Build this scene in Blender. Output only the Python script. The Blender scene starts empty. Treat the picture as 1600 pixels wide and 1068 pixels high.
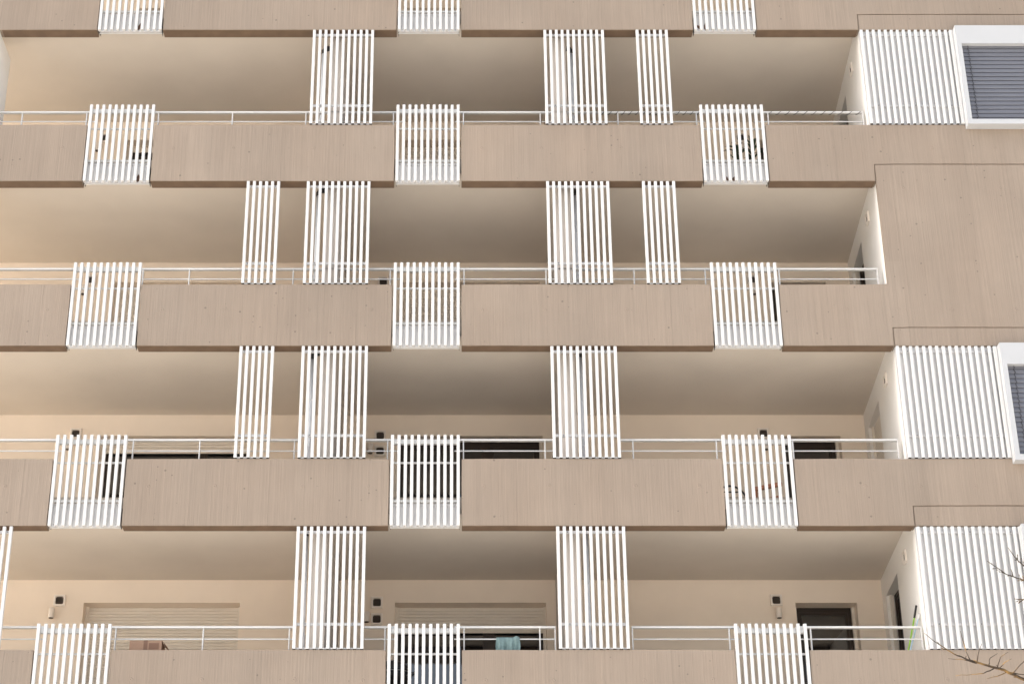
import bpy, bmesh, math, random
from mathutils import Vector, Matrix
random.seed(7)
R = math.radians
scene = bpy.context.scene
COL = scene.collection

# ---------------------------------------------------------------- camera
cam_d = bpy.data.cameras.new("camera")
cam = bpy.data.objects.new("camera", cam_d)
COL.objects.link(cam)
cam.location = (0, -26.45, 1.6)
cam.rotation_euler = (R(90 + 26.0), 0, 0)
cam_d.sensor_width = 36
cam_d.lens = 2925 / 1600 * 36
cam_d.shift_x = 85 / 1600
cam_d.clip_end = 1500
scene.camera = cam

# ---------------------------------------------------------------- world, sun, exposure
SUN_EL, SUN_AZ = R(33), R(184)           # sun from the left, just behind the facade's plane: the front stays in shade
sun_vec = Vector((math.cos(SUN_EL) * math.cos(SUN_AZ), -math.cos(SUN_EL) * math.sin(SUN_AZ), math.sin(SUN_EL)))
world = bpy.data.worlds.new("World")
scene.world = world
world.use_nodes = True
wn = world.node_tree
bg = wn.nodes["Background"]
sky = wn.nodes.new("ShaderNodeTexSky")
sky.sky_type = 'NISHITA'
sky.sun_disc = False
sky.sun_elevation = SUN_EL
sky.sun_rotation = R(90) + SUN_AZ
sky.air_density = 1.0
sky.dust_density = 5.0
sky.ozone_density = 1.0
hs = wn.nodes.new("ShaderNodeHueSaturation")
hs.inputs["Saturation"].default_value = 0.55
wn.links.new(sky.outputs[0], hs.inputs["Color"])
wn.links.new(hs.outputs[0], bg.inputs["Color"])
bg.inputs["Strength"].default_value = 0.15

sd = bpy.data.lights.new("sun", 'SUN')
sd.energy = 5.0
sd.angle = R(0.5)
sd.color = (1.0, 0.925, 0.81)
sun = bpy.data.objects.new("sun", sd)
COL.objects.link(sun)
sun.rotation_euler = sun_vec.to_track_quat('Z', 'Y').to_euler()
sun.location = (30, -10, 40)

scene.view_settings.view_transform = 'Standard'
scene.view_settings.look = 'None'
scene.view_settings.gamma = 1
scene.view_settings.exposure = 1.5
scene.render.engine = 'CYCLES'
scene.cycles.max_bounces = 10
scene.cycles.diffuse_bounces = 8

# ---------------------------------------------------------------- materials
def mat_new(name, base, rough=0.6, metal=0.0, spec=0.5):
    m = bpy.data.materials.new(name)
    m.use_nodes = True
    b = m.node_tree.nodes["Principled BSDF"]
    b.inputs["Base Color"].default_value = (*base, 1)
    b.inputs["Roughness"].default_value = rough
    b.inputs["Metallic"].default_value = metal
    b.inputs["Specular IOR Level"].default_value = spec
    return m

def nd(m, t, **kw):
    n = m.node_tree.nodes.new(t)
    for k, v in kw.items():
        setattr(n, k, v)
    return n

def noisy(m, base, amt=0.06, scale=3.0, stretch=(1, 1, 1), bump=0.0, bscale=120.0, bdist=0.003):
    """base colour broken up by world-space noise, plus an optional fine bump"""
    L = m.node_tree.links
    b = m.node_tree.nodes["Principled BSDF"]
    geo = nd(m, "ShaderNodeNewGeometry")
    mp = nd(m, "ShaderNodeMapping")
    mp.inputs["Scale"].default_value = stretch
    L.new(geo.outputs["Position"], mp.inputs["Vector"])
    n1 = nd(m, "ShaderNodeTexNoise")
    n1.inputs["Scale"].default_value = scale
    n1.inputs["Detail"].default_value = 6
    L.new(mp.outputs[0], n1.inputs["Vector"])
    cr = nd(m, "ShaderNodeValToRGB")
    cr.color_ramp.elements[0].position = 0.3
    cr.color_ramp.elements[1].position = 0.7
    cr.color_ramp.elements[0].color = (*[c * (1 - amt) for c in base], 1)
    cr.color_ramp.elements[1].color = (*[min(1, c * (1 + amt)) for c in base], 1)
    L.new(n1.outputs["Fac"], cr.inputs["Fac"])
    L.new(cr.outputs[0], b.inputs["Base Color"])
    if bump:
        n2 = nd(m, "ShaderNodeTexNoise")
        n2.inputs["Scale"].default_value = bscale
        n2.inputs["Detail"].default_value = 4
        L.new(geo.outputs["Position"], n2.inputs["Vector"])
        bp = nd(m, "ShaderNodeBump")
        bp.inputs["Strength"].default_value = bump
        bp.inputs["Distance"].default_value = bdist
        L.new(n2.outputs["Fac"], bp.inputs["Height"])
        L.new(bp.outputs[0], b.inputs["Normal"])
    return m

def concrete(name, base):
    m = mat_new(name, base, 0.85, spec=0.2)
    L = m.node_tree.links
    b = m.node_tree.nodes["Principled BSDF"]
    geo = nd(m, "ShaderNodeNewGeometry")
    def tex(sc, scale, detail=4, rough=0.55):
        mp = nd(m, "ShaderNodeMapping")
        mp.inputs["Scale"].default_value = sc
        L.new(geo.outputs["Position"], mp.inputs["Vector"])
        n = nd(m, "ShaderNodeTexNoise")
        n.inputs["Scale"].default_value = scale
        n.inputs["Detail"].default_value = detail
        n.inputs["Roughness"].default_value = rough
        L.new(mp.outputs[0], n.inputs["Vector"])
        return n.outputs["Fac"]
    def mr(src, a, c, lo, hi):
        n = nd(m, "ShaderNodeMapRange")
        n.inputs[1].default_value = a; n.inputs[2].default_value = c
        n.inputs[3].default_value = lo; n.inputs[4].default_value = hi
        L.new(src, n.inputs[0])
        return n.outputs[0]
    def mth(op, x, y):
        n = nd(m, "ShaderNodeMath", operation=op)
        for i, v in enumerate((x, y)):
            if isinstance(v, (int, float)):
                n.inputs[i].default_value = v
            else:
                L.new(v, n.inputs[i])
        return n.outputs[0]
    ribs = tex((1, 1, 0.010), 30, 3)            # combed vertical ribs
    ribs2 = tex((1, 1, 0.03), 70, 3)
    cloud = tex((1, 1, 1), 0.55, 5)             # large patchy tone
    streak = tex((1, 1, 0.15), 2.2, 5)
    grain = tex((1, 1, 1), 70, 3)
    f = mr(ribs, 0.3, 0.7, 0.952, 1.048)
    f = mth('MULTIPLY', f, mr(ribs2, 0.3, 0.7, 0.955, 1.045))
    f = mth('MULTIPLY', f, mr(cloud, 0.3, 0.7, 0.93, 1.06))
    f = mth('MULTIPLY', f, mr(streak, 0.3, 0.7, 0.965, 1.035))
    f = mth('MULTIPLY', f, mr(grain, 0.3, 0.7, 0.97, 1.03))
    # air pits
    vo = nd(m, "ShaderNodeTexVoronoi")
    vo.inputs["Scale"].default_value = 9
    L.new(geo.outputs["Position"], vo.inputs["Vector"])
    sep = nd(m, "ShaderNodeSeparateColor")
    L.new(vo.outputs["Color"], sep.inputs[0])
    rad = mr(sep.outputs[0], 0.72, 1.0, 0.0, 0.16)
    pit = mth('LESS_THAN', vo.outputs["Distance"], rad)
    f = mth('MULTIPLY', f, mth('SUBTRACT', 1.0, mth('MULTIPLY', pit, 0.35)))
    # formwork joints: thin irregular vertical lines about every 1.2 m
    sx = nd(m, "ShaderNodeSeparateXYZ")
    L.new(geo.outputs["Position"], sx.inputs[0])
    wob = mth('MULTIPLY', mth('SUBTRACT', tex((0.2, 0.2, 3), 1.2, 3), 0.5), 0.03)
    ph = mth('FRACT', mth('DIVIDE', mth('ADD', mth('ADD', sx.outputs[0], wob), 20.31), 1.247), 0)
    pour = nd(m, "ShaderNodeTexWhiteNoise", noise_dimensions='2D')
    cmb = nd(m, "ShaderNodeCombineXYZ")
    L.new(mth('FLOOR', mth('DIVIDE', mth('ADD', mth('ADD', sx.outputs[0], wob), 20.31), 1.247), 0), cmb.inputs[0])
    L.new(mth('FLOOR', mth('DIVIDE', mth('SUBTRACT', sx.outputs[2], 0.94), 3.0), 0), cmb.inputs[1])
    L.new(cmb.outputs[0], pour.inputs["Vector"])
    f = mth('MULTIPLY', f, mr(pour.outputs["Value"], 0.0, 1.0, 0.965, 1.03))
    ln = mth('LESS_THAN', ph, 0.005)
    ln = mth('MULTIPLY', ln, mr(tex((1, 1, 0.7), 1.3, 3), 0.42, 0.6, 0, 1))
    f = mth('MULTIPLY', f, mth('SUBTRACT', 1.0, mth('MULTIPLY', ln, 0.22)))
    mix = nd(m, "ShaderNodeVectorMath", operation='SCALE')
    mix.inputs[0].default_value = base
    L.new(f, mix.inputs["Scale"])
    # slight hue drift between pinkish and grey
    hue = nd(m, "ShaderNodeMix", data_type='RGBA')
    hue.inputs[6].default_value = (1.02, 0.99, 0.97, 1)
    hue.inputs[7].default_value = (0.97, 1.0, 1.03, 1)
    L.new(tex((1, 1, 0.5), 0.8, 4), hue.inputs[0])
    mul = nd(m, "ShaderNodeVectorMath", operation='MULTIPLY')
    L.new(mix.outputs[0], mul.inputs[0]); L.new(hue.outputs[2], mul.inputs[1])
    L.new(mul.outputs[0], b.inputs["Base Color"])
    hgt = mth('ADD', mth('MULTIPLY', ribs, 1.0), mth('MULTIPLY', ribs2, 0.5))
    hgt = mth('SUBTRACT', hgt, mth('MULTIPLY', pit, 0.8))
    hgt = mth('SUBTRACT', hgt, mth('MULTIPLY', ln, 0.8))
    bp = nd(m, "ShaderNodeBump")
    bp.inputs["Strength"].default_value = 0.45
    bp.inputs["Distance"].default_value = 0.016
    L.new(hgt, bp.inputs["Height"])
    L.new(bp.outputs[0], b.inputs["Normal"])
    return m

M = {}
M['concrete'] = concrete("taupe_concrete", (0.290, 0.235, 0.189))
M['white'] = noisy(mat_new("white_painted_aluminium", (0.62, 0.62, 0.615), 0.45), (0.62, 0.62, 0.615), 0.02, 6)
M['sheet'] = noisy(mat_new("white_sheet_metal", (0.63, 0.625, 0.63), 0.5), (0.63, 0.625, 0.63), 0.03, 2, (1, 1, 0.4))
M['dark_end'] = mat_new("painted_dark", (0.03, 0.028, 0.026), 0.8)
M['plaster'] = noisy(mat_new("cream_plaster", (0.84, 0.74, 0.635), 0.9, spec=0.2), (0.84, 0.74, 0.635), 0.035, 1.2, (1, 1, 1), 0.35, 180)
M['plaster_white'] = noisy(mat_new("white_plaster", (0.83, 0.81, 0.78), 0.9, spec=0.2), (0.83, 0.81, 0.78), 0.03, 1.2, (1, 1, 1), 0.35, 180)
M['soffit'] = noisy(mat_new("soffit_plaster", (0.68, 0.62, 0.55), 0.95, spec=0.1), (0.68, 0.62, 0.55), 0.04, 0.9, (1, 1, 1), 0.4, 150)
M['pvc'] = mat_new("pale_grey_pipe", (0.62, 0.64, 0.67), 0.4)
M['black'] = mat_new("black_rubber", (0.015, 0.014, 0.014), 0.5)
M['frame'] = mat_new("dark_brown_frame", (0.035, 0.024, 0.018), 0.4)
M['glass'] = mat_new("dark_window_glass", (0.008, 0.008, 0.01), 0.015, spec=1.0)
M['glass'].node_tree.nodes["Principled BSDF"].inputs["IOR"].default_value = 1.62
M['shutter'] = noisy(mat_new("ivory_shutter", (0.76, 0.70, 0.62), 0.5), (0.76, 0.70, 0.62), 0.03, 4)
M['blind'] = noisy(mat_new("grey_blind_metal", (0.135, 0.14, 0.165), 0.4), (0.135, 0.14, 0.165), 0.05, 5, (0.3, 1, 3))
M['grille'] = mat_new("brown_grille", (0.075, 0.058, 0.048), 0.6)
M['lamp'] = mat_new("pale_lamp_metal", (0.80, 0.74, 0.68), 0.5)
M['leaf_dry'] = noisy(mat_new("dry_leaf", (0.10, 0.05, 0.03), 0.8), (0.10, 0.05, 0.03), 0.3, 40)
M['leaf'] = noisy(mat_new("dark_green_leaf", (0.035, 0.06, 0.025), 0.5), (0.035, 0.06, 0.025), 0.3, 20)
M['terracotta'] = noisy(mat_new("terracotta", (0.3, 0.13, 0.08), 0.8), (0.3, 0.13, 0.08), 0.1, 20)
M['cardboard'] = noisy(mat_new("cardboard", (0.42, 0.27, 0.19), 0.9), (0.42, 0.27, 0.19), 0.06, 8)
M['tape'] = mat_new("brown_tape", (0.24, 0.13, 0.08), 0.35)
M['cloth'] = noisy(mat_new("teal_cloth", (0.17, 0.25, 0.25), 0.95), (0.17, 0.25, 0.25), 0.12, 30, (1, 1, 1), 0.6, 300)
M['green'] = mat_new("lime_plastic", (0.28, 0.55, 0.05), 0.4)
M['blue_grey'] = mat_new("pale_blue_pole", (0.42, 0.55, 0.66), 0.4)
M['wood'] = noisy(mat_new("orange_wood", (0.42, 0.15, 0.06), 0.5), (0.42, 0.15, 0.06), 0.15, 12, (1, 1, 6))
M['bark'] = noisy(mat_new("bark_with_painted_sunlight", (0.1, 0.06, 0.03), 0.85), (0.1, 0.06, 0.03), 0.3, 7, (1, 1, 1), 0.6, 90)
_cr = [n for n in M['bark'].node_tree.nodes if n.bl_idname == "ShaderNodeValToRGB"][0]
_cr.color_ramp.elements[0].position = 0.52; _cr.color_ramp.elements[1].position = 0.64
_cr.color_ramp.elements[0].color = (0.035, 0.022, 0.013, 1); _cr.color_ramp.elements[1].color = (0.26, 0.15, 0.045, 1)  # golden patches paint sunlit highlights into the dark bark
M['wing'] = noisy(mat_new("warm_stucco", (0.50, 0.41, 0.29), 0.9), (0.50, 0.41, 0.29), 0.04, 1.5)
M['paving'] = noisy(mat_new("pale_paving", (0.50, 0.48, 0.45), 0.9), (0.50, 0.48, 0.45), 0.12, 1.5, (1, 1, 1), 0.4, 60)
M['bounce_tile'] = noisy(mat_new('warm_bounce_tile', (0.40, 0.355, 0.295), 0.6), (0.40, 0.355, 0.295), 0.06, 6)
M['partition'] = noisy(mat_new('pale_pink_plaster', (0.60, 0.55, 0.51), 0.9, spec=0.2), (0.60, 0.55, 0.51), 0.03, 1.2, (1, 1, 1), 0.35, 180)
M['dark_panel'] = mat_new('dark_door_panel', (0.03, 0.03, 0.033), 0.55, spec=0.25)
M['box'] = noisy(mat_new('pale_grey_paint', (0.47, 0.48, 0.495), 0.45), (0.47, 0.48, 0.495), 0.02, 3)
M['brown'] = noisy(mat_new('brown_underside_shade', (0.14, 0.092, 0.06), 0.8), (0.14, 0.092, 0.06), 0.15, 5)
M['steel'] = mat_new("grey_screw", (0.28, 0.27, 0.26), 0.4, 0.6)

# ---------------------------------------------------------------- helpers
def mesh_of(name, bm, mats):
    me = bpy.data.meshes.new(name)
    bm.normal_update()
    bm.to_mesh(me)
    bm.free()
    for m in (mats if isinstance(mats, (list, tuple)) else [mats]):
        me.materials.append(m)
    return me

def obj(name, me, parent=None, loc=(0, 0, 0), rot=None):
    o = bpy.data.objects.new(name, me)
    COL.objects.link(o)
    o.location = loc
    if rot:
        o.rotation_euler = rot
    if parent:
        o.parent = parent
    return o

def thing(name, label, cat, loc=(0, 0, 0), group=None, me=None, rot=None):
    o = obj(name, me, None, loc, rot)
    o["label"] = label
    o["category"] = cat
    if group:
        o["group"] = group
    return o

def box(bm, x0, x1, y0, y1, z0, z1, mi=0):
    vs = [bm.verts.new((x, y, z)) for x in (x0, x1) for y in (y0, y1) for z in (z0, z1)]
    q = [(0, 1, 3, 2), (4, 6, 7, 5), (0, 4, 5, 1), (2, 3, 7, 6), (0, 2, 6, 4), (1, 5, 7, 3)]
    fs = []
    for a in q:
        f = bm.faces.new([vs[i] for i in a])
        f.material_index = mi
        fs.append(f)
    return vs, fs

def box_me(name, x0, x1, y0, y1, z0, z1, mats, bev=0.0):
    bm = bmesh.new()
    box(bm, x0, x1, y0, y1, z0, z1)
    if bev:
        bmesh.ops.bevel(bm, geom=bm.edges[:], offset=bev, segments=1, affect='EDGES')
    return mesh_of(name, bm, mats)

def tube(bm, pts, radii, seg=8, cap=True, mi=0):
    pts = [Vector(p) for p in pts]
    rings = []
    ref = Vector((0.13, 0.21, 0.97))
    n = len(pts)
    for i, p in enumerate(pts):
        d = (pts[min(i + 1, n - 1)] - pts[max(i - 1, 0)]).normalized()
        u = d.cross(ref)
        if u.length < 1e-3:
            u = d.cross(Vector((1, 0, 0)))
        u.normalize()
        v = d.cross(u).normalized()
        r = radii[i] if isinstance(radii, (list, tuple)) else radii
        rings.append([bm.verts.new(p + r * (math.cos(t) * u + math.sin(t) * v))
                      for t in [2 * math.pi * k / seg for k in range(seg)]])
    for a, c in zip(rings, rings[1:]):
        for k in range(seg):
            f = bm.faces.new((a[k], a[(k + 1) % seg], c[(k + 1) % seg], c[k]))
            f.smooth = True
            f.material_index = mi
    if cap:
        bm.faces.new(rings[0]).material_index = mi
        bm.faces.new(list(reversed(rings[-1]))).material_index = mi

def tube_me(name, pts, radii, mats, seg=8):
    bm = bmesh.new()
    tube(bm, pts, radii, seg)
    bmesh.ops.recalc_face_normals(bm, faces=bm.faces[:])
    return mesh_of(name, bm, mats)

def lathe_me(name, prof, mats, seg=20):
    bm = bmesh.new()
    rings = []
    for r, z in prof:
        rings.append([bm.verts.new((r * math.cos(2 * math.pi * k / seg), r * math.sin(2 * math.pi * k / seg), z)) for k in range(seg)])
    for a, c in zip(rings, rings[1:]):
        for k in range(seg):
            bm.faces.new((a[k], a[(k + 1) % seg], c[(k + 1) % seg], c[k])).smooth = True
    bm.faces.new(list(reversed(rings[0])))
    bm.faces.new(rings[-1])
    return mesh_of(name, bm, mats)

def prism_me(name, poly, y0, y1, mats, jitter=0.0, bev=0.0):
    """solid from an outline in (x, z); long edges get a cast, slightly wavy line"""
    pts = []
    for (xa, za), (xb, zb) in zip(poly, poly[1:] + poly[:1]):
        n = max(1, int(math.hypot(xb - xa, zb - za) / 0.35)) if jitter else 1
        for i in range(n):
            t = i / n
            x, z = xa + (xb - xa) * t, za + (zb - za) * t
            if i:
                L = math.hypot(xb - xa, zb - za)
                j = random.uniform(-jitter, jitter)
                x += -(zb - za) / L * j
                z += (xb - xa) / L * j
            pts.append((x, z))
    bm = bmesh.new()
    a = [bm.verts.new((x, y0, z)) for x, z in pts]
    c = [bm.verts.new((x, y1, z)) for x, z in pts]
    ff = bm.faces.new(a)
    bm.faces.new(list(reversed(c)))
    n = len(pts)
    for i in range(n):
        bm.faces.new((a[(i + 1) % n], a[i], c[i], c[(i + 1) % n]))
    if bev:
        bmesh.ops.bevel(bm, geom=list(ff.edges), offset=bev, segments=2, affect='EDGES')
    bmesh.ops.recalc_face_normals(bm, faces=bm.faces[:])
    return mesh_of(name, bm, mats)

# ---------------------------------------------------------------- levels (bottom edge of each parapet)
ZB = [20.44, 17.44, 14.44, 11.44, 8.44]
ALLZB = [23.44] + ZB + [5.44, 2.44]
D = 3.34                       # depth of the loggias
SOF = 0.28                     # soffit above the parapet's bottom edge
FLR = 0.53                     # balcony floor
PT = 1.08                      # parapet top
XL, XR = -13.3, 13.0
ROW = ["cut-off top balcony row", "first full balcony row", "second full balcony row",
       "third full balcony row", "lowest balcony row"]

# ---------------------------------------------------------------- ground and the building
g = obj("ground", box_me("ground", -300, 300, -300, 300, -0.4, 0, M['paving']))
g["kind"] = "structure"

bld = thing("apartment_building", "tall apartment block with taupe ribbed concrete balconies and white slats", "building", (0, 0, 0))

# slabs (their undersides are the soffits)
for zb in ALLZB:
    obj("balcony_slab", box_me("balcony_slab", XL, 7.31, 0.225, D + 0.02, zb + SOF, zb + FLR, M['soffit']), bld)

# back walls with door openings (x0, x1)
OPEN = [(-6.20, -3.61), (-1.04, 1.47), (5.60, 6.62)]
LINT = 2.885
WT = 0.28
for zb in ALLZB:
    bm = bmesh.new()
    z0, z1, zl = zb + FLR + 0.001, zb + 3 + SOF - 0.001, zb + LINT
    xs = [XL] + [v for o in OPEN for v in o] + [7.33]
    for i in range(0, len(xs), 2):
        box(bm, xs[i], xs[i + 1], D, D + WT, z0, z1)
    for a, c in OPEN:
        box(bm, a, c, D, D + WT, zl, z1)
    obj("back_wall", mesh_of("back_wall", bm, M['plaster']), bld)
    # solid behind the wall so that no daylight leaks through
    obj("inner_wall", box_me("inner_wall", XL, 7.33, D + WT + 0.16, D + WT + 0.3, zb + FLR, zb + 3 + FLR, M['dark_end']), bld)

# right return wall, slightly splayed, with a side door opening y 1.85..2.99
def retx(y):
    return 6.87 + 0.18 * y / D
def ret_piece(bm, ya, yc, z0, z1, th=0.28):
    p = [(retx(ya), ya), (retx(ya) + th, ya), (retx(yc) + th, yc), (retx(yc), yc)]
    lo = [bm.verts.new((x, y, z0)) for x, y in p]
    hi = [bm.verts.new((x, y, z1)) for x, y in p]
    bm.faces.new(lo[::-1]); bm.faces.new(hi)
    for i in range(4):
        bm.faces.new((lo[i], lo[(i + 1) % 4], hi[(i + 1) % 4], hi[i]))
SY0, SY1 = 1.85, 2.99
for zb in ALLZB:
    bm = bmesh.new()
    z0, z1, zl = zb + FLR + 0.001, zb + 3 + SOF - 0.001, zb + LINT
    ret_piece(bm, 0.226, SY0, z0, z1)
    ret_piece(bm, SY1, D - 0.002, z0, z1)
    ret_piece(bm, SY0, SY1, zl, z1)
    bmesh.ops.recalc_face_normals(bm, faces=bm.faces[:])
    obj("side_wall", mesh_of("side_wall", bm, M['plaster_white']), bld)

# front end of the return wall, beside the parapet's thickness (rows with slat cladding or concrete wall)
for r, zb in enumerate(ALLZB):
    obj("wall_end", box_me("wall_end", 6.872, 7.15, 0.085, 0.224, zb + PT + 0.002, zb + 2.99, M['plaster_white']), bld)

# partitions between flats
for zb in ALLZB:
    for xa, xc in ((-2.18, -1.965), (1.63, 1.855)):
        obj("partition", box_me("partition", xa, xc, 0.27, D - 0.002, zb + FLR + 0.001, zb + 3 + SOF - 0.001, M['partition']), bld)
# short white pier at the far left
for r in (1, 2):
    zb = ZB[r]
    obj("pier", box_me("pier", -8.35, -7.84, 0.03, 0.9, zb + PT + 0.004, zb + 2.995, M['plaster_white']), bld)

# parapets
GAPS = [(-6.17, -5.045), (-1.045, 0.062), (4.03, 5.125)]
J = 0.0025
HOLES = {0: [-6.53, -4.70, -3.70, -2.37, -1.38, .39, 1.38, 2.70, 3.68, 6.18, 7.02, 7.85, 8.87],
         1: [-6.549, -4.715, -3.719, -2.384, -1.388, 0.392, 1.378, 2.702, 3.688, 6.199, 7.015, 7.852, 8.89],
         2: [-6.512, -4.686, -3.682, -2.364, -1.369, 0.385, 1.38, 2.688, 3.682, 6.167, 6.989, 7.841, 8.856],
         3: [-6.859, -4.686, -3.677, -2.348, -1.358, 0.398, 1.387, 2.697, 3.658, 6.18, 7.014, 7.858],
         4: [-4.717, -3.7, -2.359, -1.369, 0.407, 1.387, 2.701, 3.691, 5.809, 7.076]}
hb = bmesh.new()
prof = [(0.0, 0.001), (0.008, 0.0), (0.014, -0.003), (0.02, -0.0045), (0.027, -0.002), (0.031, 0.0015)]
rings = [[hb.verts.new((rr * math.cos(2 * math.pi * k / 12), yy, rr * math.sin(2 * math.pi * k / 12))) for k in range(12)] for rr, yy in prof[1:]]
cv = hb.verts.new((0, prof[0][1], 0))
for k in range(12):
    hb.faces.new((cv, rings[0][k], rings[0][(k + 1) % 12])).smooth = True
for a, c in zip(rings, rings[1:]):
    for k in range(12):
        hb.faces.new((a[k], c[k], c[(k + 1) % 12], a[(k + 1) % 12])).smooth = True
bmesh.ops.recalc_face_normals(hb, faces=hb.faces[:])
HOLE = mesh_of("tie_hole", hb, M['concrete'])
pit_me = lathe_me("tie_pit", [(0.009, -0.0005), (0.009, 0.0005)], M['grille'], 10)

for zb in (23.44, 5.44, 2.44):
    obj("parapet", prism_me("parapet", [(XL, zb), (XR, zb), (XR, zb + PT), (XL, zb + PT)], 0, 0.22, M['concrete']), bld)
for r, zb in enumerate(ZB):
    xs = [(XL, GAPS[0][0]), (GAPS[0][1], GAPS[1][0]), (GAPS[1][1], GAPS[2][0])]
    pieces = []
    for a, c in xs:
        p = [(a, zb), (c, zb), (c, zb + PT), (a, zb + PT)]
        pieces.append((a, c, obj("parapet", prism_me("parapet", p, 0, 0.22, M['concrete'], J, 0.008), bld)))
    x0, xc = GAPS[2][1], 6.855
    JZ = 0.325
    if r == 2:      # this parapet runs on into the storey-high concrete wall
        p = [(x0, zb), (xc, zb), (xc, zb + JZ), (XR, zb + JZ), (XR, zb + 3 + JZ - 0.018), (6.873, zb + 3 + JZ - 0.018), (6.873, zb + PT), (x0, zb + PT)]
    else:
        p = [(x0, zb), (xc, zb), (xc, zb + JZ), (XR, zb + JZ), (XR, zb + PT), (x0, zb + PT)]
    pieces.append((x0, XR, obj("parapet", prism_me("parapet", p, 0, 0.22, M['concrete'], J, 0.008), bld)))
    if r == 2:
        pieces[-1][2]["label"] = "concrete parapet that rises into a storey-high blank wall at right"
    if r != 1:
        ps = [(6.873, zb), (XR, zb), (XR, zb + JZ - 0.018), (6.873, zb + JZ - 0.018)]
        obj("base_strip", prism_me("base_strip", ps, 0.004, 0.22, M['concrete'], 0.002, 0.006), bld)
    for x in HOLES[r]:
        for a, c, o in pieces:
            if a < x < c:
                obj("tie_hole", HOLE, o, (x, -0.0005, zb + 0.635 + random.uniform(-.012, .012)))
    if r == 2:
        for x in (7.296, 8.886):
            obj("tie_hole", HOLE, pieces[-1][2], (x, -0.0005, zb + 2.86))
# dark backing behind the open joints at right, added strips painting shade and a browner tone under the parapets
for r, zb in enumerate(ZB):
    jb = bmesh.new()
    za, zc = (zb + 0.307, zb + 0.325) if r != 1 else (zb + 0.3075, zb + 0.3245)
    box(jb, 6.876, XR - 0.01, 0.022, 0.2, za, zc)
    box(jb, 6.8555, 6.8725, 0.022, 0.2, zb + 0.004, zb + 0.30)
    jo = obj("joint_backing", mesh_of("joint_backing", jb, M['concrete']), bld)
    jo["kind"] = "stuff"
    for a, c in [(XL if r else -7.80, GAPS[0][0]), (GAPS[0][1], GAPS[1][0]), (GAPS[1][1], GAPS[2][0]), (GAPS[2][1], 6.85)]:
        obj("underside_shade", box_me("underside_shade", a + 0.004, c - 0.004, 0.012, 0.218, zb - 0.008, zb - 0.001, M['brown']), bld)

# rest of the block: unseen left ends are left open so sun reaches the added floors
obj("end_wall", box_me("end_wall", XL, XL + 0.3, D + 0.3, 9, 0, 26.4, M['plaster_white']), bld)
for zb in ALLZB:
    obj("bounce_floor", box_me("bounce_floor", XL + 0.01, 6.86, 0.224, D - 0.001, zb + FLR + 0.0005, zb + FLR + 0.009, M['bounce_tile']), bld)  # unseen beige layer added to bounce warm light onto the soffits
obj("base_wall", box_me("base_wall", XL, XR, 0.3, 0.6, 0, 2.4, M['plaster']), bld)
obj("end_wall", box_me("end_wall", XR, XR + 9, 0.0, 9, 0, 26.5, M['concrete']), bld)
obj("roof_slab", box_me("roof_slab", XL, XR, 0.23, 9, 26.4, 26.7, M['soffit']), bld)
obj("rear_wall", box_me("rear_wall", XL, XR, 8.6, 9, 0, 26.4, M['plaster']), bld)

# ---------------------------------------------------------------- balcony doors, shutters
SH = 0.055
def shutter_slat_mesh(w):
    bm = bmesh.new()
    prof = [(0.0, 0.0008), (-0.005, 0.009), (-0.0065, 0.0275), (-0.005, 0.046), (0.0, 0.0542)]
    a = [bm.verts.new((0, y, z)) for y, z in prof]
    c = [bm.verts.new((w, y, z)) for y, z in prof]
    for i in range(len(prof) - 1):
        bm.faces.new((a[i], c[i], c[i + 1], a[i + 1])).smooth = True
    b0, b1 = bm.verts.new((0, 0.006, 0.0008)), bm.verts.new((w, 0.006, 0.0008))
    b2, b3 = bm.verts.new((0, 0.006, 0.0542)), bm.verts.new((w, 0.006, 0.0542))
    bm.faces.new((a[0], b0, b1, c[0])); bm.faces.new((a[-1], c[-1], b3, b2)); bm.faces.new((b0, b2, b3, b1))
    return mesh_of("shutter_slat", bm, M['shutter'])

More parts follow.
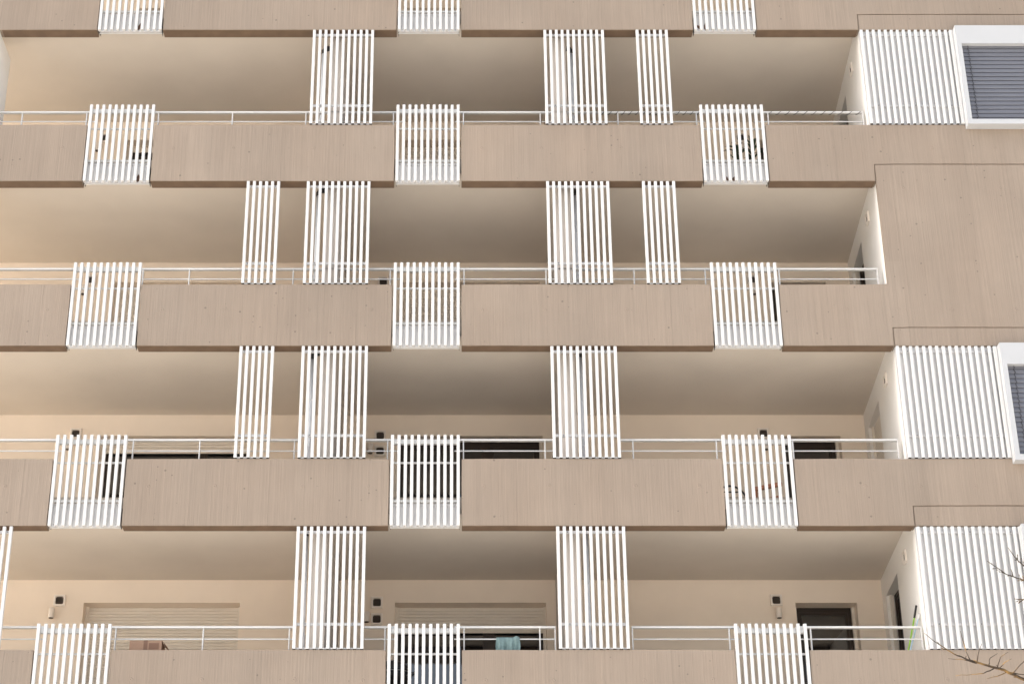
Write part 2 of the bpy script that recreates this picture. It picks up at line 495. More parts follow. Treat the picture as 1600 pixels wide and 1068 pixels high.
def door(name, w, mull, zf, zt, zshut, placer, label=None, gl='glass'):
    """door in local space: x along the wall, +y into the room, z world height. placer sets loc/rot"""
    bm = bmesh.new()
    fw = 0.07
    box(bm, 0.03, 0.03 + fw, 0.08, 0.14, zf, zt)
    box(bm, w - 0.03 - fw, w - 0.03, 0.08, 0.14, zf, zt)
    box(bm, 0.03 + fw, w - 0.03 - fw, 0.08, 0.14, zt - fw, zt)
    box(bm, 0.03 + fw, w - 0.03 - fw, 0.08, 0.14, zf, zf + 0.08)
    edges = [0.03 + fw] + [v for m in mull for v in (m - 0.055, m + 0.055)] + [w - 0.03 - fw]
    for m in mull:
        box(bm, m - 0.055, m + 0.055, 0.082, 0.138, zf + 0.08, zt - fw)
        box(bm, m - 0.008, m + 0.008, 0.0805, 0.0825, zf + 0.08, zt - fw)
    d = obj(name, mesh_of("door_frame", bm, M['frame']), bld)
    if label:
        d["label"] = label
    placer(d)
    for i in range(0, len(edges), 2):
        a, c = edges[i], edges[i + 1]
        sb = bmesh.new()           # sash round the pane
        s = 0.045
        za, zc = zf + 0.08, zt - fw
        box(sb, a, a + s, 0.092, 0.132, za, zc); box(sb, c - s, c, 0.092, 0.132, za, zc)
        box(sb, a + s, c - s, 0.092, 0.132, zc - s, zc); box(sb, a + s, c - s, 0.092, 0.132, za, za + s)
        obj("sash", mesh_of("sash", sb, M['frame']), d)
        obj("pane", box_me("pane", a + s, c - s, 0.108, 0.12, za + s, zc - s, M[gl]), d)
    # guides and shutter
    gm = box_me("guide_rail", 0.0, 0.05, 0.0, 0.06, zf, zt, M['shutter'])
    obj("guide_rail", gm, d); obj("guide_rail", gm, d, (w - 0.05, 0, 0))
    ns = int(round((zt - zshut) / SH))
    if ns > 0:
        me = shutter_slat_mesh(w - 0.1)
        for k in range(ns):
            obj("shutter_slat", me, d, (0.05, 0.035, zt - (k + 1) * SH))
        obj("shutter_bar", box_me("shutter_bar", 0.05, w - 0.05, 0.022, 0.05, zt - ns * SH - 0.055, zt - ns * SH, M['shutter'], 0.004), d)
    return d

MULL = [[1.75], [1.56], []]
SHUT = {0: [None, 0.6, None], 1: [2.84, 0.64, None], 2: [0.64, 0.64, None], 3: [2.725, None, None], 4: [1.64, 2.49, None]}
for r, zb in enumerate(ZB):
    for k, (a, c) in enumerate(OPEN):
        zt = zb + LINT
        s = SHUT[r][k]
        def pl(d, a=a):
            d.location = (a, D + WT - 0.05, 0)
        door("balcony_door", c - a, MULL[k], zb + FLR + 0.002, zt, zt if s is None else zb + s, pl)
    # side door
    zt = zb + LINT
    w = SY1 - SY0
    def pl2(d):
        d.location = (retx(SY0) + 0.2, SY0, 0)
        d.rotation_euler = (0, 0, R(90))
    # local +y must point to +x (into the room): mirror by placing from the far jamb
    def pl3(d):
        d.location = (retx(SY1) + 0.05, SY1, 0)
        d.rotation_euler = (0, 0, R(-90))
    door("side_door", w, [], zb + FLR + 0.002, zt, zb + 0.64 if r == 3 else zt, pl3, gl='dark_panel')

# ---------------------------------------------------------------- slatted pieces
SW = 0.047
def slat_mesh(name, h, w=SW, dpt=0.05):
    bm = bmesh.new()
    box(bm, -w / 2, w / 2, 0, dpt, 0, h)
    bmesh.ops.bevel(bm, geom=[e for e in bm.edges if abs(e.verts[0].co.z - e.verts[1].co.z) > 0.1], offset=0.004, segments=1, affect='EDGES')
    bm.normal_update()
    for f in bm.faces:
        if f.normal.z < -0.9:
            f.material_index = 1  # closed slat bottom coloured dark, for the shade inside a hollow tube
    return mesh_of(name, bm, [M['white'], M['dark_end']])
SLAT_UP = slat_mesh("slat", 1.885)
SLAT_LOW = box_me("slat", -SW / 2, SW / 2, 0, 0.055, 0, 1.475, M['white'], 0.003)
bb = bmesh.new()
tube(bb, [(0, 0, 0), (0, -0.008, 0)], 0.011, 8)
bmesh.ops.recalc_face_normals(bb, faces=bb.faces[:])
BOLT = mesh_of("bolt", bb, M['steel'])
bb = bmesh.new()
tube(bb, [(0, 0, 0), (0, -0.004, 0)], 0.007, 8)
bmesh.ops.recalc_face_normals(bb, faces=bb.faces[:])
SCREW = mesh_of("screw", bb, M['steel'])

PAN = [(-6.13, -5.09), (-0.998, 0.010), (4.072, 5.085)]
PLAB = {
 (0, 0): "slatted white railing panel, bottom only in view, at left on the cut-off top row",
 (0, 1): "slatted white railing panel, bottom only in view, centre of the cut-off top row",
 (0, 2): "slatted white railing panel with brown leaves, right of the cut-off top row",
 (1, 0): "white slatted railing panel before a small dark window, left on first full balcony row",
 (1, 1): "white slatted railing panel before a closed pale shutter, centre of first full row",
 (1, 2): "white slatted railing panel with dark plants behind it, right on first full row",
 (2, 0): "white slatted railing panel against warm cream wall, left on second full row",
 (2, 1): "white slatted railing panel before closed shutter, centre of second full row",
 (2, 2): "white slatted railing panel beside a sliver of dark door, right on second row",
 (3, 0): "white slatted railing panel with dark glass at its right, left on third row",
 (3, 1): "white slatted railing panel in front of dark glass doors, centre of third row",
 (3, 2): "white slatted railing panel with a wooden chair behind it, right on third row",
 (4, 0): "white slatted railing panel cut by the picture's bottom edge, left on lowest row",
 (4, 1): "white slatted railing panel with a black barbecue behind it, lowest row",
 (4, 2): "white slatted railing panel below the single dark door, right on lowest row",
}
for r, zb in enumerate(ZB):
    for k, (xa, xc) in enumerate(PAN):
        t = thing("slatted_railing", PLAB[(r, k)], "railing", (xa, -0.012, zb), "slatted railing panels in the parapet gaps")
        w = xc - xa
        for i in range(11):
            obj("slat", SLAT_LOW, t, (w * i / 10 + random.uniform(-.0012, .0012), random.uniform(-.0015, .0015), random.uniform(-.002, .002)))
        e = 0.018
        obj("top_rail", box_me("top_rail", -e, w + e, 0.057, 0.115, 1.345, 1.425, M['white'], 0.006), t)
        obj("mid_rail", box_me("mid_rail", -e, w + e, 0.057, 0.08, 1.02, 1.048, M['white'], 0.003), t)
        obj("low_rail", box_me("low_rail", -e, w + e, 0.057, 0.087, 0.392, 0.432, M['white'], 0.003), t)
        obj("kick_sheet", box_me("kick_sheet", -e, w + e, 0.075, 0.082, 0.002, 0.375, M['sheet']), t)
        fb = bmesh.new()
        box(fb, -e, w + e, 0.062, 0.0745, 0.325, 0.33); box(fb, -e, w + e, 0.13, 0.136, -0.002, 0.03)
        obj("bottom_lip", mesh_of("bottom_lip", fb, M['sheet']), t)
        sm_ = box_me("side_bracket", -0.003, 0.003, 0.088, 0.235, 0.016, 0.31, M['black'])
        obj("side_bracket", sm_, t, (-e + 0.003, 0, 0)); obj("side_bracket", sm_, t, (w + e - 0.003, 0, 0))
        for sx in (0.05, w - 0.05):
            for sz in (0.04, 0.345):
                obj("screw", SCREW, t, (sx, 0.075, sz))

# tall screens between parapets: row, first slat x, last slat x, count, label
SCREENS = [
 (1, -2.445, -1.45, 11, "tall white slat screen hiding a downpipe, left of centre on first full row"),
 (1, 1.49, 2.475, 11, "tall white slat screen with narrower screen to its right, first full row"),
 (1, 3.068, 3.567, 6, "narrow six-slat white screen on the first full balcony row"),
 (2, -3.43, -2.93, 6, "narrow six-slat white screen at left on second full balcony row"),
 (2, -2.445, -1.452, 11, "wide white slat screen right of the narrow left one, second full row"),
 (2, 1.475, 2.46, 11, "wide white slat screen right of centre on second full balcony row"),
 (2, 3.045, 3.54, 6, "narrow six-slat white screen at right on second full balcony row"),
 (3, -3.395, -2.90, 6, "narrow six-slat white screen left of centre on third full row"),
 (3, -2.42, -1.43, 11, "wide white slat screen beside the narrow one on third full row"),
 (3, 1.48, 2.47, 11, "wide white slat screen right of centre on third full row"),
 (4, -7.19, -6.69, 6, "white slat screen cut by the left picture edge on lowest row"),
 (4, -2.385, -1.395, 11, "tall white slat screen left of twin wall vents on lowest row"),
 (4, 1.50, 2.485, 11, "tall white slat screen right of the teal cloth on lowest row"),
]
def screen_rails(t, w, gap, bolts):
    e = 0.02
    for nm, za, zc in (("top_rail", gap - 0.115, gap - 0.072), ("lower_rail", 0.375, 0.42), ("foot_rail", 0.02, 0.045)):
        obj(nm, box_me(nm, -e, w + e, 0.052, 0.08, za, zc, M['sheet'], 0.003), t)
    for bx in bolts:
        for bz in (gap - 0.0935, 0.3975):
            obj("bolt", BOLT, t, (bx, 0.052, bz))
GAP_H = 3 - PT
for r, xa, xc, n, lab in SCREENS:
    zb = ZB[r]
    t = thing("slat_screen", lab, "screen", (xa, -0.028, zb + PT), "tall slat screens between balconies")
    w = xc - xa
    for i in range(n):
        obj("slat", SLAT_UP, t, (w * i / (n - 1) + random.uniform(-.0015, .0015), random.uniform(-.002, .002), 0.012 + random.uniform(-.002, .002)))
    p = w / (n - 1)
    screen_rails(t, w, GAP_H, [p * 1.5, p * (n - 2.5)] if n > 6 else [p * 0.55, p * (n - 1.55)])

# slat cladding right of the loggias
CL = [(1, "white slat cladding between the loggia and grey blind, first full row"),
      (3, "white slat cladding between the loggia and grey blind, third row"),
      (4, "white slat cladding behind the bare twigs on lowest row")]
for r, lab in CL:
    zb = ZB[r]
    t = thing("slat_cladding", lab, "cladding", (6.90, -0.028, zb + PT), "slat cladding beside the bay windows")
    for i in range(15):
        obj("slat", SLAT_UP, t, (i * 0.1027, random.uniform(-.0015, .0015), 0.012 + random.uniform(-.002, .002)))
    obj("edge_board", box_me("edge_board", 1.497, 1.553, 0.0, 0.05, 0.012, 1.897, M['white'], 0.003), t)
    obj("backing", box_me("backing", -0.028, 1.60, 0.081, 0.11, 0.005, 1.915, M['sheet']), t)
    screen_rails(t, 1.50, GAP_H, [0.16, 0.78, 1.39])

# ---------------------------------------------------------------- bay windows with blinds (parts of the building)
pf = [(-0.009, -0.003), (-0.012, 0.005), (-0.012, 0.028), (-0.009, 0.052), (-0.003, 0.072), (0.006, 0.085)]
bm = bmesh.new()
BW = 3.9
va = [bm.verts.new((0, y, z)) for y, z in pf]
vb = [bm.verts.new((BW, y, z)) for y, z in pf]
for i in range(len(pf) - 1):
    bm.faces.new((va[i], vb[i], vb[i + 1], va[i + 1])).smooth = True
BSLAT = mesh_of("blind_slat", bm, M['blind'])
for r in (1, 3, 4):
    zb = ZB[r]
    X0, X1 = (8.458 if r < 4 else 8.405), 12.6
    fb = bmesh.new()
    box(fb, X0, X0 + 0.078, -0.17, 0.08, zb + 1.09, zb + 2.968)          # left jamb
    box(fb, X1 - 0.078, X1, -0.17, 0.08, zb + 1.09, zb + 2.968)
    box(fb, X0 + 0.078, X1 - 0.078, -0.17, -0.02, zb + 2.6, zb + 2.968)   # header
    w = obj("bay_window", mesh_of("window_frame", fb, M['box']), bld)
    sb = bmesh.new()
    box(sb, X0, X1, -0.172, -0.003, zb + 0.995, zb + 1.088)
    obj("sill", mesh_of("sill", sb, M['box']), w)
    n = 19
    for k in range(n):
        obj("blind_slat", BSLAT, w, (X0 + 0.08, -0.075, zb + 1.095 + k * 0.0815))
    cb = bmesh.new()
    pts = []
    x = X0 + 0.205
    for k in range(n):
        z = zb + 1.10 + k * 0.0815
        pts += [(x + 0.006 * (k % 2), -0.103, z), (x - 0.014, -0.082, z + 0.06)]
    tube(cb, pts, 0.005, 5)
    obj("blind_cord", mesh_of("blind_cord", cb, M['black']), w)
    obj("pane", box_me("pane", X0 + 0.078, X1 - 0.078, 0.0, 0.012, zb + 1.09, zb + 2.6, M['glass']), w)

# ---------------------------------------------------------------- handrails
RAILS = {
 1: [(-8.6, -6.06, [-7.35, -6.26], "thin white handrail at far left beside white pier, first full row"),
     (-5.16, -0.93, [-5.05, -3.80, -2.56, -1.083], "white handrail running from left panel to centre panel on first full row"),
     (-0.05, 4.17, [0.098, 1.395, 2.705, 4.03], "white handrail from centre to right panel, partly wound with cable, first row"),
     (5.00, 6.85, [5.24, 6.84], "white handrail wound with dark cable beside the slat cladding")],
 2: [(-8.6, -6.06, [], "thin white handrail at far left against cream wall, second full row"),
     (-5.16, -0.93, [-5.09, -4.34, -2.66, -1.09], "white handrail from left panel to centre panel on second full row"),
     (-0.05, 4.17, [0.104, 1.43, 2.855, 4.005], "white handrail from centre panel to right panel on second full row"),
     (5.00, 6.80, [5.2, 6.79], "white handrail ending at the return wall on second full row")],
 3: [(-8.6, -6.06, [], "thin white handrail at far left on third full row"),
     (-5.16, -2.47, [-5.02, -3.99, -2.525], "white handrail before the dark left glass door on third full row"),
     (-1.42, -0.93, [-1.083], "short white handrail beside twin wall vents on third full row"),
     (-0.05, 1.47, [0.09, 1.352], "white handrail in front of the dark middle door on third full row"),
     (2.50, 4.16, [2.713, 4.005], "white handrail before blank cream wall on third full row"),
     (5.00, 6.82, [5.187, 6.81], "white handrail near the splayed side door on third full row")],
 4: [(-8.6, -6.06, [], "white handrail at far left below the wall vent, lowest row"),
     (-5.16, -2.43, [-5.05, -3.757, -2.486], "white handrail above the cardboard box on lowest row"),
     (-1.38, -0.93, [-1.073], "short white handrail left of the barbecue panel on lowest row"),
     (-0.05, 1.452, [0.095, 1.215, 1.441], "white handrail with a teal cloth hung over its lower bar"),
     (2.572, 4.16, [2.583, 4.013], "white handrail before blank wall left of lamp, lowest row"),
     (5.00, 6.86, [5.217, 6.849], "white handrail with broom leaning beyond it, lowest row")],
}
RY, RZ, RZ2 = 0.30, 1.525, 1.333
for r, lst in RAILS.items():
    zb = ZB[r]
    for xa, xc, posts, lab in lst:
        t = thing("handrail", lab, "handrail", (xa, RY, zb), "white handrails above the concrete parapets")
        L_ = xc - xa
        obj("top_bar", box_me("top_bar", 0, L_, -0.03, 0.03, RZ - 0.03, RZ, M['white'], 0.004), t)
        obj("lower_bar", box_me("lower_bar", 0, L_, -0.008, 0.008, RZ2 - 0.009, RZ2 + 0.009, M['white'], 0.003), t)
        pm = box_me("post", -0.009, 0.009, -0.025, 0.025, 0.6, RZ - 0.031, M['white'], 0.002)
        for p in posts:
            obj("post", pm, t, (p - xa, 0, 0))

# cable of a light string wound round the rail
cb = bmesh.new()
def wind(xa, xc, pitch):
    pts = []
    n = int((xc - xa) / pitch * 10)
    ph = random.uniform(0, 6)
    for i in range(n + 1):
        t = i / 10
        a = 2 * math.pi * t + ph
        pts.append((xa + (xc - xa) * i / n, RY + 0.036 * math.sin(a) * (1 + 0.1 * math.sin(t * 1.7)), ZB[1] + RZ - 0.015 + 0.024 * math.cos(a) - 0.004 * abs(math.sin(t * 2.3))))
    tube(cb, pts, 0.005, 5)
wind(2.35, 4.15, 0.115)
wind(5.06, 6.83, 0.15)
thing("cable", "dark thin cable wound round the handrail at right of first full row", "cable", (0, 0, 0), None, mesh_of("cable", cb, M['black']))

# ---------------------------------------------------------------- vents, lamps, pipes
def rr(h, rad, n=4):
    out = []
    for cx, cz, a0 in ((h - rad, h - rad, 0), (-h + rad, h - rad, 90), (-h + rad, -h + rad, 180), (h - rad, -h + rad, 270)):
        for k in range(n + 1):
            a = R(a0 + 90 * k / n)
            out.append((cx + rad * math.cos(a), cz + rad * math.sin(a)))
    return out
vb = bmesh.new()
loops = []
for pts, y in ((rr(.098, .008), 0.0), (rr(.098, .008), -.03), (rr(.092, .012), -.036), (rr(.068, .028), -.036), (rr(.064, .028), -.004)):
    loops.append([vb.verts.new((x, y, z)) for x, z in pts])
for a, c in zip(loops, loops[1:]):
    for k in range(len(a)):
        vb.faces.new((a[k], a[(k + 1) % len(a)], c[(k + 1) % len(a)], c[k]))
bmesh.ops.recalc_face_normals(vb, faces=vb.faces[:])
V_FR = mesh_of("vent_frame", vb, M['lamp'])
V_BK = box_me("vent_back", -.066, .066, -0.0035, -0.001, -.066, .066, M['grille'])
V_LV = box_me("louvre", -.060, .060, -0.028, -0.012, -0.002, 0.002, M['grille'])
def vent(loc, lab, rz=0):
    t = thing("wall_vent", lab, "vent", loc, "wall vents beside the balcony doors", rot=(0, 0, rz))
    obj("frame", V_FR, t); obj("back_plate", V_BK, t)
    for k in range(6):
        obj("louvre", V_LV, t, (0, 0, -0.052 + k * 0.021), (R(38), 0, 0))
lp = lathe_me("lamp_body", [(0.046, 0.0), (0.05, 0.006), (0.05, 0.165), (0.046, 0.17)], M['lamp'], 18)
lens_ = lathe_me("lens", [(0.038, -0.006), (0.04, -0.001)], M['grille'], 14)
brk = box_me("bracket", -0.02, 0.02, 0.045, 0.085, 0.06, 0.11, M['lamp'])
def lamp(loc, lab):
    t = thing("wall_lamp", lab, "lamp", loc, "cylindrical wall lamps under the vents")
    obj("lamp_body", lp, t); obj("lens", lens_, t); obj("bracket", brk, t)
for r in range(1, 5):
    zb = ZB[r]
    rw = ROW[r]
    vent((-6.60, D, zb + 2.92), f"square wall vent left of the left door, {rw}")
    vent((-1.337, D, zb + 2.885), f"upper of two square vents beside the middle door, {rw}")
    vent((-1.337, D, zb + 2.60), f"lower of two square vents beside the middle door, {rw}")
    vent((5.285, D, zb + 2.925), f"square wall vent left of the single right door, {rw}")
    vent((retx(1.0), 1.0, zb + 2.86), f"square vent on the white return wall, {rw}", R(-90))
    lamp((-6.70, D - 0.085, zb + 2.60), f"cylinder wall lamp under the left vent, {rw}")
    lamp((-1.50, D - 0.085, zb + 2.53), f"cylinder wall lamp left of the twin vents, {rw}")
    lamp((5.30, D - 0.085, zb + 2.60), f"cylinder wall lamp left of the single right door, {rw}")

PIPE_TOP = {1: (2.76, 2.76), 2: (2.93, 2.93), 3: (2.94, 2.97), 4: (2.98, 3.03)}
for r in range(1, 5):
    zb = ZB[r]
    for s, x in enumerate((-2.30, 1.945)):
        sd_ = "left" if s == 0 else "right"
        t = thing("downpipe", f"pale grey downpipe beside the {sd_} partition behind slats, {rw}".replace(rw, ROW[r]), "pipe", (x, 0.36, zb), "downpipes beside the partitions")
        top = PIPE_TOP[r][s]
        obj("pipe", tube_me("pipe", [(0, 0, FLR), (0, 0, top)], 0.04, M['pvc'], 14), t)
        obj("elbow", tube_me("elbow", [(0, 0, top - 0.02), (0, 0, top + 0.05), (0.02 if s == 0 else -0.02, 0, top + 0.09), (0.11 if s == 0 else -0.07, 0, top + 0.10)], 0.046, M['black'], 12), t)
        obj("sleeve", tube_me("sleeve", [(0, 0, FLR), (0, 0, 1.42)], 0.052, M['sheet'], 14), t)
        obj("clamp", tube_me("clamp", [(0, 0, 2.2), (0, 0, 2.225)], 0.044, M['pvc'], 14), t)

# ---------------------------------------------------------------- things on the balconies
# dry leaves caught on the trays of the slatted panels
def leaf_me(w, h):
    bm = bmesh.new()
    rows = [(-0.1, 0), (-0.45, .2), (-0.5, .5), (-0.3, .8), (0, 1)]
    L_ = [bm.verts.new((x * w, 0.012 * abs(x), z * h)) for x, z in rows]
    C_ = [bm.verts.new((0.05 * w * math.sin(z * 3), 0.0, z * h)) for x, z in rows[:-1]]
    R_ = [bm.verts.new((-x * w * 0.9, 0.014 * abs(x), z * h)) for x, z in rows[:-1]]
    n = 4
    for i in range(n - 1):
        bm.faces.new((L_[i], C_[i], C_[i + 1], L_[i + 1])); bm.faces.new((C_[i], R_[i], R_[i + 1], C_[i + 1]))
    bm.faces.new((L_[3], C_[3], L_[4])); bm.faces.new((C_[3], R_[3], L_[4]))
    me = mesh_of("leaf", bm, M['leaf_dry'])
    return me
LV = [(0, -5.605, 0.075, 0.06, 0.11, -20, "small dark dry leaf, left one of the pair in the top left panel"),
      (0, -5.475, 0.03, 0.06, 0.17, 15, "larger dark dry leaf, right of the pair in the top left panel"),
      (0, 4.165, 0.06, 0.06, 0.09, -35, "small brown dry leaf at the left end of the top right panel"),
      (0, 4.262, 0.01, 0.085, 0.22, 6, "big brown dry leaf stuck in the top right panel"),
      (0, 4.362, 0.015, 0.06, 0.06, 40, "tiny curled leaf right of the big brown leaf, top right panel"),
      (1, -5.262, 0.01, 0.06, 0.15, 4, "dark dry leaf low in the left panel of first full row"),
      (1, 4.445, 0.03, 0.04, 0.09, -10, "small dry leaf left of reddish one, right panel of first full row"),
      (1, 4.535, 0.03, 0.07, 0.10, 25, "reddish dry leaf low in the right panel of first full row")]
for r, x, dz, w, h, a, lab in LV:
    thing("dry_leaf", lab, "leaf", (x, 0.055, ZB[r] + dz), "dry leaves caught behind the slats", leaf_me(w, h), (0, R(a), 0))

# potted plants, first full row
def plant(loc, n, hgt, lab, seed):
    rnd = random.Random(seed)
    t = thing("potted_plant", lab, "plant", loc, "potted plants behind the right panel")
    obj("pot", lathe_me("pot", [(0.10, 0), (0.14, 0.24), (0.155, 0.245), (0.155, 0.28), (0.13, 0.28), (0.12, 0.25)], M['terracotta'], 18), t)
    obj("stem", tube_me("stem", [(0, 0, 0.24), (0.01, 0, 0.3 + hgt * 0.4), (0, 0.01, 0.24 + hgt * 0.75)], [0.012, 0.010, 0.005], M['leaf'], 6), t)
    for k in range(n):
        az = k * 2.4 + rnd.uniform(-.3, .3)
        z0 = 0.26 + hgt * (0.15 + 0.6 * k / n)
        ln = rnd.uniform(0.16, 0.27)
        bm = bmesh.new()
        el = R(rnd.uniform(25, 75))
        d = Vector((math.cos(az) * math.cos(el), math.sin(az) * math.cos(el), math.sin(el)))
        s = d.cross(Vector((0, 0, 1))).normalized()
        prev = None
        p = Vector((0, 0, z0))
        for i, wd in enumerate((0.006, 0.02, 0.024, 0.016, 0.001)):
            a, b = bm.verts.new(p - s * wd), bm.verts.new(p + s * wd)
            if prev:
                bm.faces.new((prev[0], prev[1], b, a))
            prev = (a, b)
            p = p + d * ln / 4
            d = (d + Vector((0, 0, -0.22))).normalized()
        obj("leaf", mesh_of("leaf", bm, M['leaf']), t)
plant((4.80, 1.0, ZB[1] + FLR), 26, 0.62, "spiky dark potted plant, left of two behind the right slatted panel", 3)
plant((5.08, 1.05, ZB[1] + FLR), 30, 0.78, "taller bushy potted plant, right of two behind the slatted panel", 5)

# cardboard box
t = thing("cardboard_box", "brown taped cardboard box just above the lowest left parapet", "box", (-4.63, 0.62, ZB[4] + FLR))
obj("box_body", box_me("box_body", -0.24, 0.24, -0.14, 0.2, 0, 0.835, M['cardboard'], 0.004), t)
obj("tape", box_me("tape", -0.03, 0.03, -0.1425, 0.2, 0.40, 0.8375, M['tape']), t)
fb = bmesh.new()
v = [bm_ for bm_ in [fb.verts.new(c) for c in ((0.24, -0.14, 0.836), (0.24, 0.2, 0.836), (0.315, 0.19, 0.76), (0.31, -0.13, 0.755))]]
fb.faces.new(v)
r_ = bmesh.ops.extrude_face_region(fb, geom=fb.faces[:])
for q in [e for e in r_["geom"] if isinstance(e, bmesh.types.BMVert)]:
    q.co += Vector((0.003, 0, 0.004))
bmesh.ops.recalc_face_normals(fb, faces=fb.faces[:])
obj("flap", mesh_of("flap", fb, M['cardboard']), t)
obj("label_sheet", box_me("label_sheet", 0.05, 0.2, -0.1415, -0.1402, 0.7, 0.8, M['tape']), t)

# teal cloth over the lower bar
bm = bmesh.new()
nx, nz = 26, 16
grid = []
for i in range(nx + 1):
    u = i / nx
    row = []
    for j in range(nz + 1):
        v = j / nz
        s = (v - 0.45) * 0.5                      # path length over the bar
        fold = 0.022 * math.sin(u * 15 + 1.2 + v * 1.5) + 0.012 * math.sin(u * 37 - v * 3)
        sag = 0.010 * math.sin(u * math.pi)
        if s < 0:
            y, z = -0.016 + fold * min(1, -s * 8) - 0.012, s - sag * 0.3
        else:
            y, z = 0.016 + fold * min(1, s * 8) + 0.012, -s - sag * 0.3
        if abs(s) < 0.02:
            z = 0.012
        bunch = 0.035 * max(0, 1 - abs(u - 0.86) / 0.14)
        row.append(bm.verts.new((u * 0.34 + 0.02 * math.sin(v * 7) * (u - 0.5), y - bunch * (0.8 if s < 0 else -0.3), z + bunch * 0.55 * math.exp(-abs(s) * 9))))
    grid.append(row)
for i in range(nx):
    for j in range(nz):
        bm.faces.new((grid[i][j], grid[i + 1][j], grid[i + 1][j + 1], grid[i][j + 1])).smooth = True
cloth = thing("cloth", "teal cloth hung over the lower handrail bar on lowest row", "cloth", (0.573, RY, ZB[4] + RZ2 + 0.008), None, mesh_of("cloth", bm, M['cloth']))
sm = cloth.modifiers.new("thick", 'SOLIDIFY'); sm.thickness = 0.005

# broom and mop leaning on the return wall, lowest row
zb = ZB[4]
t = thing("broom", "lime green broom with dark grip leaning on the white return wall", "broom", (6.52, 0.52, zb + FLR))
dv = Vector((0.335, -0.10, 1.36))
obj("handle", tube_me("handle", [(0, 0, 0.1), dv * 0.86], 0.012, M['green'], 10), t)
obj("grip", tube_me("grip", [dv * 0.86, dv * 1.0], 0.016, M['black'], 10), t)
obj("brush_head", box_me("brush_head", -0.14, 0.14, -0.03, 0.03, 0.06, 0.11, M['green'], 0.01), t)
bb = bmesh.new()
for i in range(14):
    for j in range(3):
        x, y = -0.13 + i * 0.02, -0.02 + j * 0.02
        tube(bb, [(x, y, 0.06), (x * 1.15, y * 1.4, 0.0)], 0.006, 4)
bo = obj("bristles", mesh_of("bristles", bb, M['blue_grey']), t)
bo["kind"] = "stuff"
t = thing("mop", "pale blue mop pole with white top beside the green broom", "mop", (6.50, 0.40, zb + FLR))
dv = Vector((0.375, -0.02, 1.22))
obj("pole", tube_me("pole", [(0, 0, 0.12), dv * 0.93], 0.011, M['blue_grey'], 10), t)
obj("cap", tube_me("cap", [dv * 0.93, dv * 1.0], 0.02, M['white'], 10), t)
obj("mop_head", lathe_me("mop_head", [(0.12, 0), (0.11, 0.05), (0.03, 0.12), (0.02, 0.16)], M['sheet'], 16), t)

# kettle barbecue
t = thing("barbecue", "black round barbecue seen through the centre slats of lowest row", "barbecue", (-0.985, 1.5, ZB[4] + FLR))
def dome(z0, r, up):
    return [(r * math.cos(a), z0 + (1 if up else -1) * r * 0.72 * math.sin(a)) for a in [i * R(88) / 8 for i in range(9)]]
obj("bowl", lathe_me("bowl", list(reversed(dome(0.60, 0.285, False))), M['black'], 28), t)
obj("lid", lathe_me("lid", dome(0.612, 0.29, True), M['black'], 28), t)
obj("rim", tube_me("rim", [(0.295 * math.cos(a), 0.295 * math.sin(a), 0.606) for a in [i * R(360) / 32 for i in range(33)]], 0.008, M['steel'], 6), t)
obj("handle", tube_me("handle", [(0.28, -0.06, 0.62), (0.33, -0.05, 0.63), (0.33, 0.05, 0.63), (0.28, 0.06, 0.62)], 0.012, M['black'], 8), t)
for k in range(3):
    a = R(90 + 120 * k)
    obj("leg", tube_me("leg", [(0.17 * math.cos(a), 0.17 * math.sin(a), 0.45), (0.28 * math.cos(a), 0.28 * math.sin(a), 0)], 0.012, M['steel'], 8), t)

# wooden chair and black chair, third full row
zc = ZB[3] + FLR
t = thing("wooden_chair", "orange wooden chair with slanted top rail behind the right slatted panel", "chair", (5.04, 1.65, zc), rot=(0, 0, R(-30)))
for sx in (-.2, .2):
    obj("leg", box_me("leg", sx - .02, sx + .02, -.17, -.13, 0, 0.66, M['wood'], .004), t)
    obj("leg", box_me("leg", sx - .02, sx + .02, .17, .21, 0, 0.40, M['wood'], .004), t)
for k in range(5):
    obj("seat_slat", box_me("seat_slat", -.22, .22, -.125 + k * .068, -.07 + k * .068, 0.401, 0.418, M['wood'], .003), t)
obj("back_rail", box_me("back_rail", -.24, .24, -.175, -.125, 0.661, 0.73, M['wood'], .006), t)
obj("back_slat", box_me("back_slat", -.18, .18, -.16, -.14, 0.47, 0.51, M['wood'], .004), t)
t = thing("black_chair", "black metal chair with curved back rail behind the right slatted panel", "chair", (4.36, 1.5, zc))
arc = [(0.26 * math.cos(a), 0.0 + 0.05 * math.sin(a), 0.42 + 0.30 * math.sin(a)) for a in [i * math.pi / 14 for i in range(15)]]
obj("back_rail", tube_me("back_rail", arc, 0.016, M['black'], 8), t)
for k, z in enumerate((0.5, 0.60)):
    hw = 0.25 if k == 0 else 0.2
    obj("back_bar", tube_me("back_bar", [(-hw, 0.01, z), (hw, 0.01, z)], 0.012, M['black'], 8), t)
obj("seat", box_me("seat", -.24, .24, 0.0, .44, 0.40, 0.43, M['black'], .01), t)
for sx in (-.22, .22):
    for sy in (.03, .41):
        obj("leg", tube_me("leg", [(sx, sy, 0.4), (sx * 1.1, sy, 0)], 0.013, M['black'], 8), t)

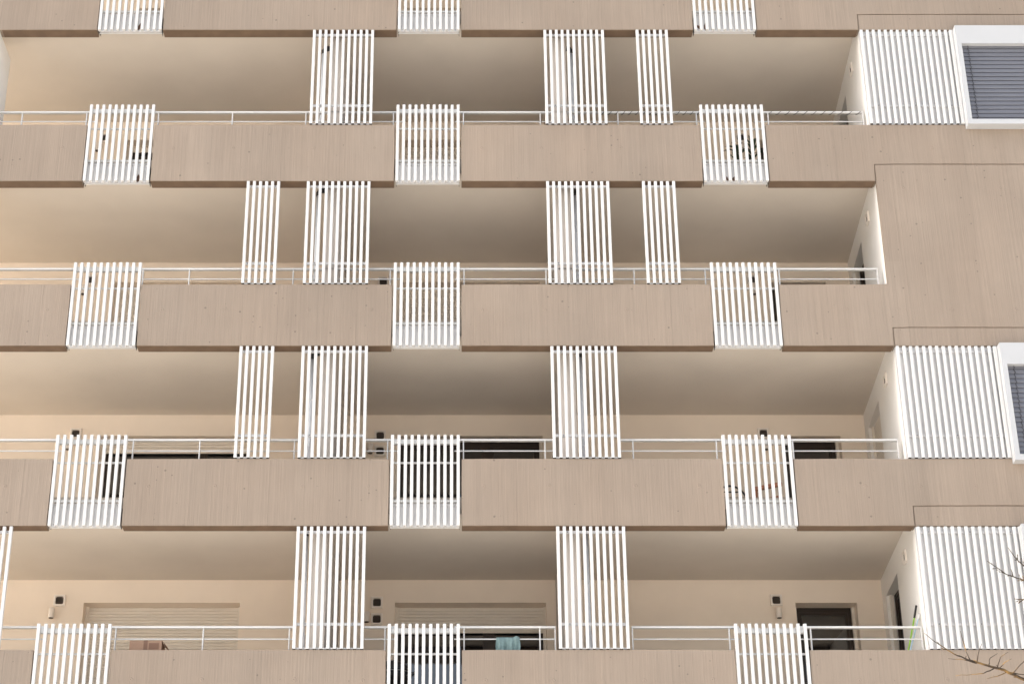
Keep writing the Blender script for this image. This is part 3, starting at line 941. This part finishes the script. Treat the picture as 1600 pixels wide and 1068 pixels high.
# ---------------------------------------------------------------- bare tree in front of the building, at right
TW = [('main', [(4.615, -12, 5.613), (4.471, -12, 5.688), (4.395, -12, 5.728), (4.288, -12, 5.774), (4.19, -12, 5.803), (4.114, -12, 5.826), (4.027, -12, 5.856), (3.941, -12, 5.896), (3.868, -12, 5.949), (3.794, -12, 6.001), (3.727, -12, 6.066)]),
('t', [(4.113, -12, 5.818), (4.025, -12.02, 5.838), (3.885, -12.03, 5.85)]),
('t', [(4.243, -12, 5.774), (4.147, -12.03, 5.728), (4.054, -12.05, 5.711), (3.918, -12.06, 5.699)]),
('t', [(4.34, -12, 5.745), (4.244, -12.05, 5.699), (4.157, -12.07, 5.673)]),
('t', [(4.065, -12, 5.844), (4.046, -11.97, 5.925), (4.032, -11.95, 6.043), (4.033, -11.94, 6.101)]),
('t', [(4.116, -12, 5.826), (4.128, -12.04, 5.902), (4.153, -12.06, 5.96)]),
('t', [(4.206, -12, 5.801), (4.232, -11.96, 5.867), (4.305, -11.95, 5.914)]),
('t', [(4.272, -12, 5.782), (4.298, -12.05, 5.856), (4.353, -12.06, 5.89)]),
('t', [(4.288, -12, 5.777), (4.315, -12.06, 5.809), (4.369, -12.09, 5.832)]),
('t', [(4.384, -12, 5.734), (4.449, -12.05, 5.797), (4.489, -12.06, 5.821), (4.557, -12.07, 5.844)]),
('t', [(4.352, -12, 5.745), (4.477, -12, 5.728), (4.607, -12, 5.717)]),
('u', [(4.63, -12.3, 6.335), (4.485, -12.3, 6.405), (4.406, -12.3, 6.435), (4.352, -12.3, 6.453), (4.291, -12.3, 6.506), (4.214, -12.3, 6.566)]),
('t', [(4.406, -12.3, 6.435), (4.379, -12.3, 6.443), (4.356, -12.3, 6.438)]),
('t', [(4.401, -12.3, 6.438), (4.4, -12.3, 6.47), (4.392, -12.3, 6.494)]),
('v', [(4.651, -12.2, 6.451), (4.533, -12.2, 6.559), (4.47, -12.2, 6.631), (4.424, -12.2, 6.715)]),
('v', [(4.681, -12.1, 6.294), (4.527, -12.1, 6.312), (4.45, -12.1, 6.318)])]
tx = 6.3
tree = thing("bare_tree", "leafless tree whose twigs reach in at the lower right corner", "tree", (tx, -12, 0))
def loc_(p):
    return (p[0] - tx, p[1] + 12, p[2])
obj("trunk", tube_me("trunk", [(0, 0, 0), (0.03, 0.02, 1.5), (-0.04, 0.05, 3.2), (0.02, 0.0, 5.0), (0.05, -0.05, 7.0), (0.02, 0, 9.0)], [0.17, 0.14, 0.12, 0.10, 0.07, 0.03], M['bark'], 14), tree)
for kind, pts in TW:
    jit = lambda p: (p[0] + random.uniform(-.004, .004), p[1] + random.uniform(-.01, .01), p[2] + random.uniform(-.004, .004))
    if kind == 'main':
        full = [(tx - 0.03, -12, 4.7), (5.7, -12, 5.05), (5.1, -12, 5.37)] + pts
        rad = [0.055, 0.04, 0.026, 0.0145, 0.013, 0.012, 0.0105, 0.009, 0.0075, 0.0062, 0.005, 0.004, 0.003, 0.002]
        nm = "branch"
    elif kind in 'uv':
        full = [(tx, -12.02, 5.6 if kind == 'u' else 5.9), (5.3, -12.15, 6.1)] + pts
        rad = [0.025, 0.011] + [0.0062 - 0.004 * i / (len(pts) - 1) for i in range(len(pts))]
        nm = "branch"
    else:
        full = [jit(p) if i else p for i, p in enumerate(pts)]
        rad = [0.0052 - 0.0036 * i / (len(pts) - 1) for i in range(len(pts))]
        nm = "twig"
    # subdivide with a little wander so that nothing is ruler-straight
    q, rr = [], []
    for i in range(len(full) - 1):
        a, c = Vector(full[i]), Vector(full[i + 1])
        for s in range(3):
            t_ = s / 3
            p = a.lerp(c, t_)
            if s:
                p += Vector((random.uniform(-1, 1), random.uniform(-1, 1), random.uniform(-1, 1))) * 0.03 * (c - a).length
            q.append(loc_(p)); rr.append(rad[i] * (1 - t_) + rad[i + 1] * t_)
    q.append(loc_(full[-1])); rr.append(rad[-1])
    obj(nm, tube_me(nm, q, rr, M['bark'], 7), tree)
    if nm == "branch":               # short spurs with buds
        for k in range(12):
            i = random.randrange(len(q) // 3, len(q) - 2)
            a = Vector(q[i])
            dr = (Vector(q[i + 1]) - a).normalized() + Vector((random.uniform(-1, 1), random.uniform(-.6, .6), random.uniform(-.9, 1)))
            dr = dr.normalized() * random.uniform(0.02, 0.07)
            obj("spur", tube_me("spur", [a, a + dr * 0.6, a + dr * 0.62, a + dr * 0.8, a + dr], [0.0028, 0.0018, 0.003, 0.0042, 0.001], M['bark'], 5), tree)
